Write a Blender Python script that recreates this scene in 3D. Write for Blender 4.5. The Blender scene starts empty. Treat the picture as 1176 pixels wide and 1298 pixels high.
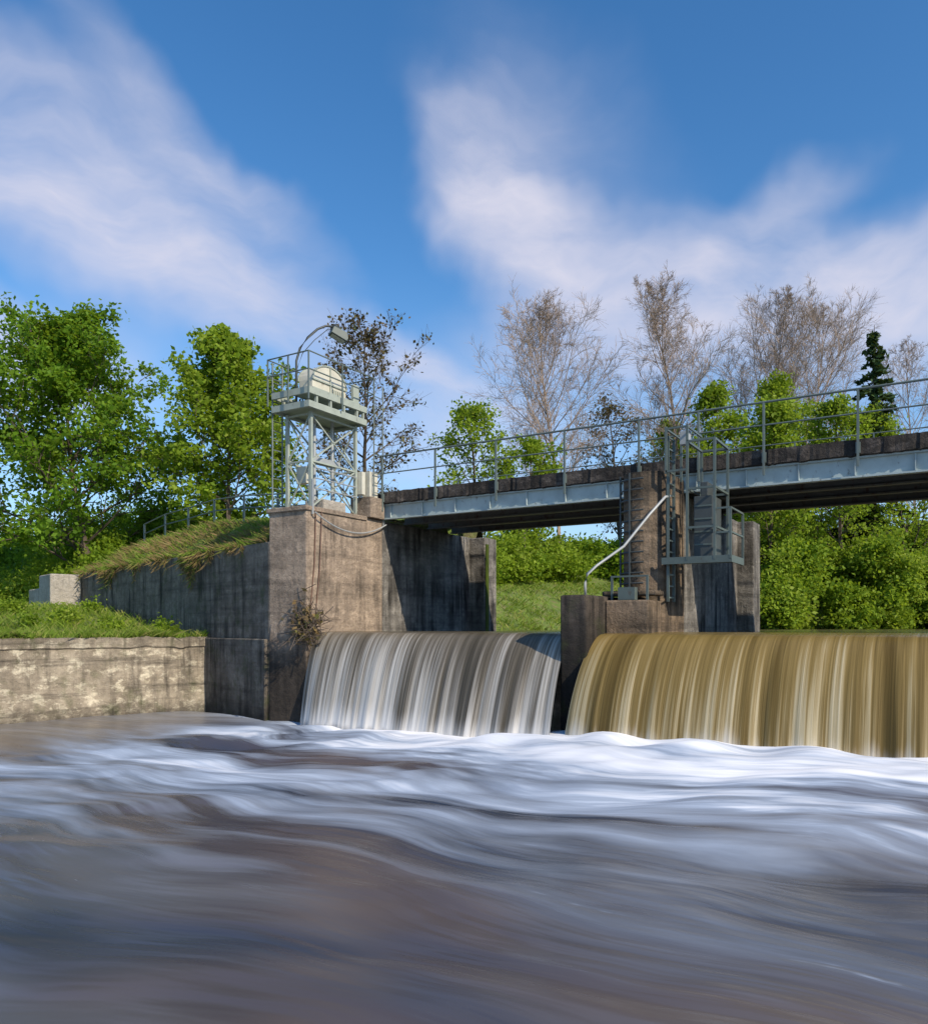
import bpy, math, random
import numpy as np
from mathutils import Vector, noise as mnoise
random.seed(7); np.random.seed(7)
scene=bpy.context.scene
scene.view_settings.view_transform='Standard'
scene.view_settings.look='None'
scene.view_settings.exposure=0
EYE=2.7
FW=(-.522,.853); RT=(.853,.522)
def cam2w(px,d):
    L=(px-588)/1000*d
    return (L*RT[0]+d*FW[0], L*RT[1]+d*FW[1])
# ---------------- node helpers
class NT:
    def __init__(s,tree):
        s.t=tree; s.t.nodes.clear()
    def n(s,typ,ins=None,**kw):
        nd=s.t.nodes.new(typ)
        for k,v in kw.items(): setattr(nd,k,v)
        if ins:
            for k,v in ins.items():
                if isinstance(v,bpy.types.NodeSocket): s.t.links.new(v,nd.inputs[k])
                else: nd.inputs[k].default_value=v
        return nd
    def l(s,a,b): s.t.links.new(a,b)
    def math(s,op,a,b=0.0,clamp=False):
        nd=s.n('ShaderNodeMath',{0:a,1:b},operation=op); nd.use_clamp=clamp; return nd.outputs[0]
    def mr(s,v,a,b,c=0.,d=1.,smooth=False):
        nd=s.n('ShaderNodeMapRange',{0:v,1:a,2:b,3:c,4:d})
        if smooth: nd.interpolation_type='SMOOTHSTEP'
        return nd.outputs[0]
    def noise(s,vec,scale,detail=4,rough=.5,dist=0):
        return s.n('ShaderNodeTexNoise',{'Vector':vec,'Scale':scale,'Detail':detail,'Roughness':rough,'Distortion':dist}).outputs[0]
    def mix(s,f,a,b,bt='MIX'):
        nd=s.n('ShaderNodeMix',data_type='RGBA',blend_type=bt)
        for i,v in ((0,f),(6,a),(7,b)):
            if isinstance(v,bpy.types.NodeSocket): s.l(v,nd.inputs[i])
            elif i==0: nd.inputs[0].default_value=v
            else: nd.inputs[i].default_value=(*v[:3],1)
        return nd.outputs[2]
    def scl(s,vec,x,y,z,rot=0):
        nd=s.n('ShaderNodeMapping',{'Vector':vec,'Scale':(x,y,z),'Rotation':(0,0,rot)}); return nd.outputs[0]
def newmat(name):
    m=bpy.data.materials.new(name); m.use_nodes=True
    return m,NT(m.node_tree)
def out(N,sh):
    o=N.n('ShaderNodeOutputMaterial'); N.l(sh,o.inputs[0])
def pos(N): return N.n('ShaderNodeNewGeometry').outputs['Position']
def concrete(name,c1,c2,dark=(.02,.018,.016),stain=.5,zdark=None,moss=0.,topdark=None,bands=.0,pale=0.):
    m,N=newmat(name); P=pos(N)
    n1=N.noise(P,1.1,7,.62); f1=N.mr(n1,.38,.62)
    col=N.mix(f1,c1,c2)
    n2=N.noise(P,6.,6,.72); col=N.mix(N.mr(n2,.45,.7,0,.6),col,tuple(x*.38 for x in c1))
    if pale>0: col=N.mix(N.mr(N.noise(N.scl(P,1,1,1.6),1.9,7,.74),.52,.62,0,pale),col,tuple(min(.8,x*1.75) for x in c1))
    st=N.noise(N.scl(P,3.2,3.2,.32),1.,6,.65)
    stf=N.mr(st,.62-.28*stain,.78-.22*stain,0,min(1,.3+stain))
    n3=N.noise(P,.7,3)
    stf=N.math('MULTIPLY',stf,N.mr(n3,.35,.6,.25,1))
    col=N.mix(stf,col,dark)
    sep=N.n('ShaderNodeSeparateXYZ',{0:P})
    if bands>0:
        w=N.noise(N.scl(P,.16,.16,3.1),1.,5,.7)
        col=N.mix(N.mr(w,.5,.68,0,bands),col,dark)
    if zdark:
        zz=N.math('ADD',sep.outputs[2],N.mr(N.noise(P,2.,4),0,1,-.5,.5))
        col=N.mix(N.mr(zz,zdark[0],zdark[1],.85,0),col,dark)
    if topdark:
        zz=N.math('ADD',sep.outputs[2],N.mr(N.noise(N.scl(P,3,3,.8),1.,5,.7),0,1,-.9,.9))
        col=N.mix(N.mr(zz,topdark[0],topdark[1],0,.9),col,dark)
    if moss>0:
        mf=N.mr(N.noise(P,1.7,6,.7),.52,.68,0,moss); col=N.mix(mf,col,(.05,.075,.015))
    b=N.n('ShaderNodeBump',{'Height':N.noise(P,7,9,.74),'Strength':.9,'Distance':.1})
    p=N.n('ShaderNodeBsdfPrincipled',{'Base Color':col,'Roughness':.9,'Normal':b.outputs[0]})
    p.inputs['Specular IOR Level'].default_value=.2
    out(N,p.outputs[0]); return m
def steel(name,c,rust=.4,rough=.5,metal=0.):
    m,N=newmat(name); P=pos(N)
    col=N.mix(N.mr(N.noise(P,3,5,.6),.3,.7,0,.5),c,tuple(x*.55 for x in c))
    r=N.mr(N.noise(N.scl(P,1,1,.5),6.,8,.75),.66-.2*rust,.75-.15*rust,0,.9)
    col=N.mix(r,col,(.07,.035,.018))
    p=N.n('ShaderNodeBsdfPrincipled',{'Base Color':col,'Roughness':rough,'Metallic':metal})
    out(N,p.outputs[0]); return m
def leafmat(name,ca,cb,cc,trans=.4,dk=.4,tint=(.45,.56,.03)):
    m,N=newmat(name)
    a=N.n('ShaderNodeAttribute',attribute_name='rnd').outputs['Fac']
    col=N.mix(N.mr(a,0,.55),ca,cb); col=N.mix(N.mr(a,.6,1.),col,cc)
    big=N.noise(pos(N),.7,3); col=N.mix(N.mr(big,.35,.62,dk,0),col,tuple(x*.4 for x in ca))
    d=N.n('ShaderNodeBsdfPrincipled',{'Base Color':col,'Roughness':.6}); d.inputs['Specular IOR Level'].default_value=.2
    tc=N.mix(.4,col,tint)
    t=N.n('ShaderNodeBsdfTranslucent',{0:tc})
    mx=N.n('ShaderNodeMixShader',{0:trans}); N.l(d.outputs[0],mx.inputs[1]); N.l(t.outputs[0],mx.inputs[2])
    out(N,mx.outputs[0]); return m
def barkmat(name,c):
    m,N=newmat(name); P=pos(N)
    col=N.mix(N.mr(N.noise(N.scl(P,1,1,.3),12,3),.35,.65),c,tuple(x*.5 for x in c))
    p=N.n('ShaderNodeBsdfPrincipled',{'Base Color':col,'Roughness':.9}); out(N,p.outputs[0]); return m
M={}
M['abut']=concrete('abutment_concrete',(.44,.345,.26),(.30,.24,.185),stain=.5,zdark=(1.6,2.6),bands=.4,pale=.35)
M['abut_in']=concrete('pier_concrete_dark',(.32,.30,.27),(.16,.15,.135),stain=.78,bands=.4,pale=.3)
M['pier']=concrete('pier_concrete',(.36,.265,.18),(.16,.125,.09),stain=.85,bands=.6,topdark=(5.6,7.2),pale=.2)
M['divider']=concrete('shaded_divider_concrete',(.15,.12,.095),(.07,.06,.05),stain=.8,bands=.5,moss=.3,zdark=(2.,3.))  # dark base colour paints shade onto the divider; moss and stains on top
M['wing']=concrete('wing_wall_concrete',(.29,.25,.2),(.17,.145,.115),stain=.65,moss=.5,zdark=(.0,.9),bands=.45,pale=.25)  # base colour darkened to stand in for shade on the wing wall
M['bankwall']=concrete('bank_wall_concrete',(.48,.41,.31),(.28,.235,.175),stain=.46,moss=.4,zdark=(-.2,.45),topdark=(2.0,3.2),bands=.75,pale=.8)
M['slab']=concrete('slab_concrete',(.09,.078,.07),(.035,.032,.03),stain=.5,pale=.7)
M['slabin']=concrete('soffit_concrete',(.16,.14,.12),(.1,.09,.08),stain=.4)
M['plinth']=concrete('plinth_concrete',(.5,.46,.4),(.4,.36,.3),stain=.2)
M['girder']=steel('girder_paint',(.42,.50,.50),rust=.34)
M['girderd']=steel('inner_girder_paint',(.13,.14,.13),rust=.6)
M['tower']=steel('tower_paint',(.36,.40,.34),rust=.34)
M['cage']=steel('cage_paint',(.10,.13,.12),rust=.3)
M['rail']=steel('rail_paint',(.13,.165,.155),rust=.35)
M['galv']=steel('galvanised_steel',(.4,.42,.42),rust=.1,rough=.5,metal=.2)
M['white']=steel('cover_paint',(.6,.58,.48),rust=.28)
M['dark']=steel('dark_metal',(.06,.07,.07),rust=.3)
M['rope']=steel('rusty_rope',(.16,.08,.05),rust=.7)
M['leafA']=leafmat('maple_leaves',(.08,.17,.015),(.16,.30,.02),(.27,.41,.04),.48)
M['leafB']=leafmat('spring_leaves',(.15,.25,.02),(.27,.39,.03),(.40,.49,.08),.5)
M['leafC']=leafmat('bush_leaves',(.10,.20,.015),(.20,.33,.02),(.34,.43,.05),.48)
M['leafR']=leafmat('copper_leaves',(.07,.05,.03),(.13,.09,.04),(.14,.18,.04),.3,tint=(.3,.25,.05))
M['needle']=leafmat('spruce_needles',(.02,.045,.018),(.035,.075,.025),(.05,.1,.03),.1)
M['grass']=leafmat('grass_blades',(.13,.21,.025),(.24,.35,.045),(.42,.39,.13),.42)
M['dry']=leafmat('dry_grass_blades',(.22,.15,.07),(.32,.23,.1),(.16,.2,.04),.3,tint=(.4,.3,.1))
M['bark']=barkmat('bark',(.13,.1,.075))
M['barkp']=barkmat('pale_bark',(.40,.31,.25))
def groundmat():
    m,N=newmat('ground_grass'); P=pos(N)
    c=N.mix(N.mr(N.noise(P,.5,6,.6),.35,.65),(.21,.3,.04),(.12,.2,.03))
    c=N.mix(N.mr(N.noise(P,2.5,6,.7),.48,.62,0,.7),c,(.28,.23,.1))
    c=N.mix(N.mr(N.noise(P,.9,5,.7),.52,.65,0,.5),c,(.06,.1,.02))
    c=N.mix(N.mr(N.noise(P,14,4,.7),.45,.7,0,.6),c,(.04,.055,.012))
    nz=N.n('ShaderNodeSeparateXYZ',{0:N.n('ShaderNodeNewGeometry').outputs['Normal']}).outputs[2]
    c=N.mix(N.mr(nz,.45,.75,.6,0),c,(.15,.1,.06))
    b=N.n('ShaderNodeBump',{'Height':N.noise(P,7,8,.75),'Strength':.9,'Distance':.2})
    p=N.n('ShaderNodeBsdfPrincipled',{'Base Color':c,'Roughness':.95,'Normal':b.outputs[0]})
    out(N,p.outputs[0]); return m
M['ground']=groundmat()
# ---------------- mesh helpers
def link(o,parent=None):
    scene.collection.objects.link(o)
    if parent: o.parent=parent
    return o
def empty(name):
    e=bpy.data.objects.new(name,None); link(e); return e
class B:
    def __init__(s): s.v=[]; s.f=[]
    def add(s,vs,fs):
        k=len(s.v); s.v+= [tuple(v) for v in vs]; s.f+=[tuple(i+k for i in f) for f in fs]
    def box(s,x0,x1,y0,y1,z0,z1):
        s.add([(x0,y0,z0),(x1,y0,z0),(x1,y1,z0),(x0,y1,z0),(x0,y0,z1),(x1,y0,z1),(x1,y1,z1),(x0,y1,z1)],
          [(0,3,2,1),(4,5,6,7),(0,1,5,4),(1,2,6,5),(2,3,7,6),(3,0,4,7)])
    def beam(s,a,b,w,h=None):
        h=h or w; a=Vector(a); b=Vector(b); d=(b-a).normalized()
        up=Vector((0,0,1)) if abs(d.z)<.95 else Vector((0,1,0))
        r=d.cross(up).normalized(); u=r.cross(d)
        vs=[]
        for p in (a,b):
            for i,j in ((-1,-1),(1,-1),(1,1),(-1,1)): vs.append(p+r*(i*w/2)+u*(j*h/2))
        s.add(vs,[(0,1,2,3),(7,6,5,4),(0,4,5,1),(1,5,6,2),(2,6,7,3),(3,7,4,0)])
    def tube(s,pts,r,n=8):
        pts=[Vector(p) for p in pts]; rings=[]; vs=[]; fs=[]
        for i,p in enumerate(pts):
            d=(pts[min(i+1,len(pts)-1)]-pts[max(i-1,0)]).normalized()
            up=Vector((0,0,1)) if abs(d.z)<.9 else Vector((0,1,0))
            a=d.cross(up).normalized(); u=a.cross(d)
            for k in range(n):
                t=2*math.pi*k/n; vs.append(p+a*(r*math.cos(t))+u*(r*math.sin(t)))
        for i in range(len(pts)-1):
            for k in range(n):
                fs.append((i*n+k,i*n+(k+1)%n,(i+1)*n+(k+1)%n,(i+1)*n+k))
        fs.append(tuple(range(n-1,-1,-1))); fs.append(tuple((len(pts)-1)*n+k for k in range(n)))
        s.add(vs,fs)
    def ibeam(s,x0,x1,y,z0,z1,fw=.16,tw=.03,tf=.04):
        s.box(x0,x1,y-fw/2,y+fw/2,z0,z0+tf); s.box(x0,x1,y-fw/2,y+fw/2,z1-tf,z1); s.box(x0,x1,y-tw/2,y+tw/2,z0+tf,z1-tf)
    def prism(s,poly,z0,z1):
        n=len(poly); s.add([(x,y,z0) for x,y in poly]+[(x,y,z1) for x,y in poly],
          [tuple(range(n-1,-1,-1)),tuple(range(n,2*n))]+[(i,(i+1)%n,n+(i+1)%n,n+i) for i in range(n)])
    def make(s,name,mat,parent=None,bevel=0,smooth=False):
        me=bpy.data.meshes.new(name); me.from_pydata(s.v,[],s.f); me.update()
        me.materials.append(M[mat] if isinstance(mat,str) else mat)
        o=bpy.data.objects.new(name,me); link(o,parent)
        if smooth:
            for p in me.polygons: p.use_smooth=True
        if bevel:
            b=o.modifiers.new('b','BEVEL'); b.width=bevel; b.segments=2; b.limit_method='ANGLE'
        return o
def quadmesh(name,V,Q,mats,midx=None,rnd=None,parent=None,smooth=False):
    me=bpy.data.meshes.new(name); V=np.asarray(V,dtype=np.float32); Q=np.asarray(Q,dtype=np.int32)
    me.vertices.add(len(V)); me.vertices.foreach_set('co',V.ravel())
    me.loops.add(Q.size); me.loops.foreach_set('vertex_index',Q.ravel())
    me.polygons.add(len(Q)); me.polygons.foreach_set('loop_start',np.arange(0,Q.size,4,dtype=np.int32))
    for m in mats: me.materials.append(M[m] if isinstance(m,str) else m)
    if midx is not None: me.polygons.foreach_set('material_index',np.asarray(midx,dtype=np.int32))
    me.update(calc_edges=True)
    if rnd is not None:
        a=me.attributes.new('rnd','FLOAT','FACE'); a.data.foreach_set('value',np.asarray(rnd,dtype=np.float32))
    me.polygons.foreach_set('use_smooth',np.full(len(Q),smooth))
    o=bpy.data.objects.new(name,me); link(o,parent); return o
def grid(nx,ny):
    i=np.arange(nx-1)[:,None]*ny+np.arange(ny-1)[None,:]; i=i.ravel()
    return np.stack([i,i+ny,i+ny+1,i+1],1)
# ---------------- terrain functions
P0=np.array((-16.8,16.6)); WD=np.array((-.955,.297)); WN=np.array((.297,.955))
FD=np.array((-.279,-.960))
def ss(t): t=np.clip(t,0,1); return t*t*(3-2*t)
def xb(y): return np.where(y<26.6,-16.4,-14.9+np.where(y>36,(np.maximum(y,36)-36)**2/52,0))
def nz(x,y,s=.35):
    return np.sin(x*s*1.3+2*np.sin(y*s*.7))*.5+np.sin(y*s*1.9+x*s*.6+1.3)*.3+np.sin(x*s*4.1+y*s*3.3)*.2
def Hland(x,y):
    x=np.asarray(x,float); y=np.asarray(y,float)
    k=(x-P0[0])*WD[0]+(y-P0[1])*WD[1]; dA=(x-P0[0])*WN[0]+(y-P0[1])*WN[1]
    dist=np.hypot(x-P0[0],y-P0[1])
    top=6.05+.8*ss((dist-1)/9)+.12*nz(x,y)*ss(dist/6)
    eA=np.where(k<19,5.15,5.15-1.9*ss((k-19)/3))
    wA=np.where(k<19,2.8+.8*ss((k-12)/7),3.6+9*ss((k-19)/5))
    hA=eA+(top-eA)*ss(dA/wA+.08)
    dB=xb(y)-x
    hB=2.2+(top-2.0-2.2)*ss(dB/7)+2.0*ss((dB-7)/11)+.15*nz(x,y,1.2)
    h=np.where(y>26.4,np.minimum(hA,hB),hA)
    return h+.08*nz(x*3,y*3,1.)+.05*nz(x*9,y*9,1.)*np.exp(-np.abs(dA-1.)/2)
def Hterr(x,y):
    A=P0+WD*4.26
    rho=np.abs((x-A[0])*FD[1]-(y-A[1])*FD[0])
    return 2.32+1.2*ss(rho/13)+.08*nz(x*3,y*3,1.)*ss(rho/1.)
nr,nt=190,150
rho=np.concatenate([np.linspace(0,60,130),np.geomspace(61,500,60)])
tt=.5-.5*np.cos(np.pi*np.linspace(0,1,nt))
A_=P0[None]+WN[None]*.2+WD[None]*rho[:,None]
by=16.9+rho; bx=xb(by)+.0
B_=np.stack([bx,by],1)
XY=A_[:,None]*(1-tt)[None,:,None]+B_[:,None]*tt[None,:,None]
Z=Hland(XY[...,0],XY[...,1])
V=np.concatenate([XY,Z[...,None]],2).reshape(-1,3)
quadmesh('ground',V,grid(nr,nt)[:,::-1],['ground'],smooth=True)
Ax=P0+WD*4.26
r2=np.concatenate([np.linspace(0,40,120),np.geomspace(41,400,40)])
Fp=Ax[None]+FD[None]*r2[:,None]; Wp=Ax[None]+WD[None]*r2[:,None]+WN[None]*.25
t2=np.linspace(0,1,70)**1.5
XY=Fp[:,None]*(1-t2)[None,:,None]+Wp[:,None]*t2[None,:,None]
Z=Hterr(XY[...,0],XY[...,1])
V=np.concatenate([XY,Z[...,None]],2).reshape(-1,3)
quadmesh('river_terrace',V,grid(160,70),['ground'],smooth=True)
ys=np.concatenate([-np.geomspace(200,20,20),np.linspace(-18,90,110),np.geomspace(95,500,20)])
offs=np.concatenate([np.linspace(0,10,24),np.geomspace(12,400,20)])
rb=16+np.where(ys>36,(np.maximum(ys,36)-36)**2/52,0)
XX=rb[:,None]+offs[None]; YY=np.repeat(ys[:,None],len(offs),1)
ZZ=np.where(YY>18,2.2,-.3)+(6.9-np.where(YY>18,2.2,-.3))*ss(offs/8)[None]+.06*nz(XX*3,YY*3,1.)
quadmesh('far_bank',np.stack([XX,YY,ZZ],2).reshape(-1,3),grid(len(ys),len(offs)),['ground'],smooth=True)
# ---------------- structures
weir=empty('river_weir_abutment')
b=B(); b.box(-16.8,-15.35,16.6,20.1,-1,6.1)
b.make('abutment_front',M['abut'],weir,.03)
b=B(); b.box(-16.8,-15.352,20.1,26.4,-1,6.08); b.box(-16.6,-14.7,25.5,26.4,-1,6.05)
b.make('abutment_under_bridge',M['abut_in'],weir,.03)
b=B(); b.box(-14.69,-14.66,25.55,25.75,2,5.8); b.make('gauge_strip',leafmat('moss_strip',(.1,.14,.02),(.2,.22,.03),(.2,.2,.03)),weir)
b=B(); b.box(-16.0,-15.2,19.3,20.02,6.11,6.75); b.make('bearing_shelf',M['abut'],weir,.02)
b=B()
b.box(-16.86,-15.30,16.54,19.28,6.0,6.13); b.make('coping',M['abut'],weir,.02)
b=B()
b.tube([(-15.31,16.95,6.1),(-15.32,16.9,4.5),(-15.34,16.75,3.2),(-15.2,16.5,2.6)],.018,6)
b.tube([(-15.31,17.2,6.1),(-15.30,17.1,4.4),(-15.33,16.95,3.0)],.015,6)
b.make('hanging_ropes',M['rope'],weir)
b=B(); ch=[]
for i in range(25):
    t=i/24; ch.append((-15.2,16.8+3.3*t,5.95-1.5*t*(1-t)*1.1+.0))
b.tube(ch,.022,6); 
for yy in (16.8,20.1): b.beam((-15.3,yy,5.9),(-15.3,yy,6.9),.05)
b.make('safety_chain',M['galv'],weir)
wing=empty('wing_wall')
def wl(k,w): 
    p=P0+WD*k+WN*w; return (p[0],p[1])
b=B(); b.prism([wl(0,.45),wl(19,.45),wl(19,0),wl(0,0)],-1,5.2); b.make('wall_panel',M['wing'],wing,.04)
b=B(); b.prism([wl(.05,0),wl(4.3,0),wl(4.3,-.12),wl(.05,-.12)],-1,2.35); b.make('wall_plinth',M['wing'],wing,.03)
b=B(); b.prism([wl(18.6,.3),wl(20.6,.3),wl(20.6,-1.3),wl(18.6,-1.3)],2,5.15); b.prism([wl(20.6,.3),wl(22.6,.3),wl(22.6,-1.3),wl(20.6,-1.3)],2,4.55)
b.make('end_blocks',M['plinth'],wing,.05)
bw=empty('river_bank_wall')
def bl(s,w):
    n=np.array((.960,-.279))
    p=Ax+FD*s+n*w; return (p[0],p[1])
n=260; V=[];F=[]
L=60
for i in range(n+1):
    s=L*i/n
    j=.035*mnoise.noise(Vector((s*1.7,0,0)))+.035*mnoise.noise(Vector((s*6,3,0)))
    ztop=2.38+j*1.6
    jj=lambda z:.05*mnoise.noise(Vector((s*2.5,z*3,8)))
    for (w,z) in ((.09+jj(0),-1),(.09+jj(0),.3),(.03+jj(1),.9),(jj(2)+.01,1.5),(-.01+j,ztop-.35),(.05+j*.5,ztop-.30),(.03+j,ztop),(-.45,ztop),(-.45,-1)):
        x,y=bl(s,w); V.append((x,y,z))
for i in range(n):
    for k in range(9):
        F.append((i*9+k,i*9+(k+1)%9,(i+1)*9+(k+1)%9,(i+1)*9+k))
F.append(tuple(range(8,-1,-1))); 
bb=B(); bb.add(V,F); bb.make('wall_body',M['bankwall'],bw)
# centre pier
pier=empty('weir_centre_pier')
nose=[(-5.7,26.5),(-6.8,26.5),(-6.8,18.7)]
for i in range(9):
    a=math.pi-math.pi*i/8*1.0
    nose.append((-6.25+.55*math.cos(a),18.7-.42*math.sin(a)))
nose.append((-5.7,18.7))
np_=[]; 
for p in nose:
    if not np_ or (abs(p[0]-np_[-1][0])+abs(p[1]-np_[-1][1]))>1e-4: np_.append(p)
front=[p for p in np_ if p[1]<19]+[(-5.7,20.02),(-6.8,20.02)]
b=B(); b.prism(front[::1],-1,6.42); b.make('pier_nose',M['pier'],pier)
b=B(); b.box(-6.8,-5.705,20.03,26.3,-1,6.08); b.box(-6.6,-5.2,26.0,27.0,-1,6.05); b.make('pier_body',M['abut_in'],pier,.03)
b=B(); b.box(-7.42,-6.78,16.25,18.5,-1,3.42); b.make('divider_block',M['divider'],pier,.05)
b=B(); b.box(-6.775,-5.75,17.35,18.32,-1,3.32); b.box(-7.0,-5.66,17.7,18.25,3.43,3.55); b.make('divider_ledge',M['pier'],pier,.04)
b=B()
for y_ in (17.6,): b.beam((-6.7,y_,3.32),(-6.7,y_,3.9),.05); b.beam((-5.85,y_,3.32),(-5.85,y_,3.9),.05); b.beam((-6.7,y_,3.88),(-5.85,y_,3.88),.04)
b.box(-6.5,-6.1,17.45,17.65,3.33,3.62)
b.make('gate_fittings',M['cage'],pier)
b=B()
b.tube([(-6.95,16.6,3.42),(-6.95,16.6,3.7),(-6.93,16.66,3.9),(-6.8,16.9,4.1),(-6.3,17.3,4.55),(-5.85,17.75,5.3),(-5.62,18.2,5.75),(-5.6,18.5,5.8)],.032,8)
b.make('handrail_pipe',M['galv'],pier,smooth=True)
b=B()
for i in range(11):
    z=3.75+i*.25
    pts=[]
    for k in range(9):
        a=math.pi-math.pi*k/8*.55
        pts.append((-6.25+.61*math.cos(a),18.7-.48*math.sin(a),z))
    b.tube(pts,.022,5)
b.beam((-6.86,18.6,3.5),(-6.86,18.6,6.4),.04); b.beam((-6.5,18.24,3.5),(-6.5,18.24,6.4),.04)
b.make('rung_bands',M['dark'],pier)
b=B()
b.beam((-5.6,18.35,3.3),(-5.6,18.35,7.2),.06,.05); b.beam((-5.6,18.8,3.3),(-5.6,18.8,7.2),.06,.05)
for i in range(15): b.beam((-5.6,18.35,3.4+i*.27),(-5.6,18.8,3.4+i*.27),.035)
b.make('pier_ladder',M['cage'],pier)
# inspection cage
cage=empty('inspection_cage')
b=B(); x0,x1,y0,y1=-5.62,-4.15,18.25,19.5; zb,zt=4.25,7.0
b.box(x0,x1,y0,y1,zb,zb+.05)
for (x,y) in ((x0+.5,y0),(x1-.35,y0),(x1-.35,y1),(x0+.5,y1)): b.beam((x,y,zb),(x,y,zt),.055)
for z in (5.0,5.9,zt):
    b.beam((x0+.5,y0,z),(x1-.35,y0,z),.05); b.beam((x1-.35,y0,z),(x1-.35,y1,z),.05); b.beam((x0+.5,y1,z),(x1-.35,y1,z),.05)
    b.beam((x0+.5,y0,z),(x0+.5,y1,z),.05)
for (x,y) in ((x1,y0),(x1,y1)): b.beam((x,y,zb),(x,y,5.4),.05)
for z in (4.85,5.4): b.beam((x1-.3,y0,z),(x1,y0,z),.04); b.beam((x1,y0,z),(x1,y1,z),.04)
b.beam((x0,y0,6.35),(x0+.5,y0,6.35),.05); b.beam((x0,y0,7.35),(x0+.5,y0,7.35),.04)
b.beam((x0,y0,6.3),(x0,y0,7.4),.05);b.beam((x0,y1,6.3),(x0,y1,7.4),.05)
b.beam((x0+.5,y0,7.),(x0+.5,y0,7.4),.05); b.beam((x0,y0,7.35),(x0,y1,7.35),.04);b.beam((x0+.5,y0,7.35),(x0+.5,y1,7.35),.04)
b.make('cage_frame',M['cage'],cage)
b=B(); b.box(x0+.58,x1-.45,y0+.25,y1-.2,zb+.07,5.75); b.box(x0+.7,x1-.6,y0+.4,y1-.3,5.76,6.1); b.make('gear_cabinet',M['dark'],cage,.02)
b=B()
for z in (4.6,4.9,5.2,5.5): b.box(x0+.6,x1-.47,y0+.23,y0+.245,z,z+.04)
b.make('cabinet_ribs',M['cage'],cage)
b=B(); b.box(-5.4,-5.18,18.6,18.8,7.02,7.34); b.make('control_box',M['galv'],cage,.01)
b=B(); b.box(x0-.1,x1,y0-.02,y0+.02,zb-.08,zb+.08); b.box(x1-.0,x1+.03,y0,y1,zb-.08,zb+.08); b.make('toe_board',M['cage'],cage)
# bridge
bridge=empty('weir_footbridge')
XL,XR=-15.9,13.5
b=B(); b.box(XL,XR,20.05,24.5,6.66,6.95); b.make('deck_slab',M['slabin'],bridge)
b=B()
n=420; V=[];F=[]
for i in range(n+1):
    x=XL+(XR-XL)*i/n; j=.04*mnoise.noise(Vector((x*4,0,1)))+.03*mnoise.noise(Vector((x*13,0,5)))
    V+=[(x,20.03,6.60+j),(x,19.95+j,6.62+j),(x,19.95+j*.6,6.97+j*.5),(x,20.2,7.0+j*.4)]
for i in range(n):
    for k in range(3): F.append((i*4+k,(i+1)*4+k,(i+1)*4+k+1,i*4+k+1))
b.add(V,F); b.make('deck_edge_kerb',M['slab'],bridge)
b=B(); b.ibeam(XL+.5,XR,20.13,6.12,6.6,.18)
for i in range(24): 
    x=-15.+i*1.2; b.box(x,x+.02,20.04,20.11,6.17,6.55)
b.make('face_girder',M['girder'],bridge)
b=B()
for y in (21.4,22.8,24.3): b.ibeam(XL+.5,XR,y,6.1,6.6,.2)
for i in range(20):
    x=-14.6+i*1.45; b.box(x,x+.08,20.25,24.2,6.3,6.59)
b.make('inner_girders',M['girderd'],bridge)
b=B(); px=[-15.2,-13.2,-11.1,-8.95,-6.84,-5.3,-3.75,-1.72,.35,2.4,4.5,6.6,8.7,10.8,12.9]
for x in px:
    b.beam((x,19.9,6.35),(x,19.9,8.1),.05,.05)
    b.box(x-.05,x+.05,19.9,19.97,6.65,6.9)
b.tube([(XL+.6,19.9,8.1),(XR,19.9,8.1)],.028,8)
b.tube([(XL+.6,19.9,7.55),(XR,19.9,7.55)],.02,8)
b.make('handrail',M['rail'],bridge)
b=B()
for x in px: b.beam((x,24.45,6.95),(x,24.45,8.05),.035)
b.tube([(XL+.6,24.45,8.05),(XR,24.45,8.05)],.018,6)
b.make('rear_handrail',M['rail'],bridge)
ra=empty('opposite_abutment'); b=B(); b.box(12,17,16.6,26.4,-1,6.09); b.make('abutment_block',M['abut'],ra,.03)
b=B(); b.box(-15.34,12,17.6,20,-1,2.35); b.make('weir_sill',M['wing'])
# -------- hoist tower
tw=empty('sluice_hoist_tower')
b=B(); cx0,cx1,cy0,cy1=-16.5,-15.6,17.05,19.05
cs=[(cx0,cy0),(cx1,cy0),(cx1,cy1),(cx0,cy1)]
for (x,y) in cs:
    b.beam((x,y,6.12),(x,y,8.92),.10,.08)
for i in range(4):
    a=cs[i]; c=cs[(i+1)%4]
    zs=[6.15,7.5,8.85]
    for j in range(2):
        b.beam((*a,zs[j]),(*c,zs[j+1]),.04); b.beam((*c,zs[j]),(*a,zs[j+1]),.04,.035)
        b.beam((*a,zs[j+1]),(*c,zs[j+1]),.06,.05)
b.make('lattice_legs',M['tower'],tw)
b=B()
for z in (8.93,9.32):
    X0,X1,Y0,Y1=-16.75,-15.3,16.65,19.25
    b.box(X0,X1,Y0,Y0+.08,z,z+.18); b.box(X0,X1,Y1-.08,Y1,z,z+.18); b.box(X0,X0+.08,Y0+.08,Y1-.08,z,z+.18); b.box(X1-.08,X1,Y0+.08,Y1-.08,z,z+.18)
b.box(-16.66,-15.39,16.74,19.16,9.0,9.06)
for y in (17.0,17.6,18.2,18.8,19.1): b.box(-15.42,-15.33,y,y+.06,9.11,9.32); b.box(-16.7,-16.6,y,y+.06,9.11,9.32)
b.make('platform_beams',M['tower'],tw)
b=B(); 
prof=[(17.3,9.55),(17.3,9.95)]
for i in range(13):
    a=math.pi-math.pi*i/12; prof.append((18.05+.75*math.cos(a),9.95+.52*math.sin(a)))
prof+= [(18.8,9.95),(18.8,9.55)]
pr=[]
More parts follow.
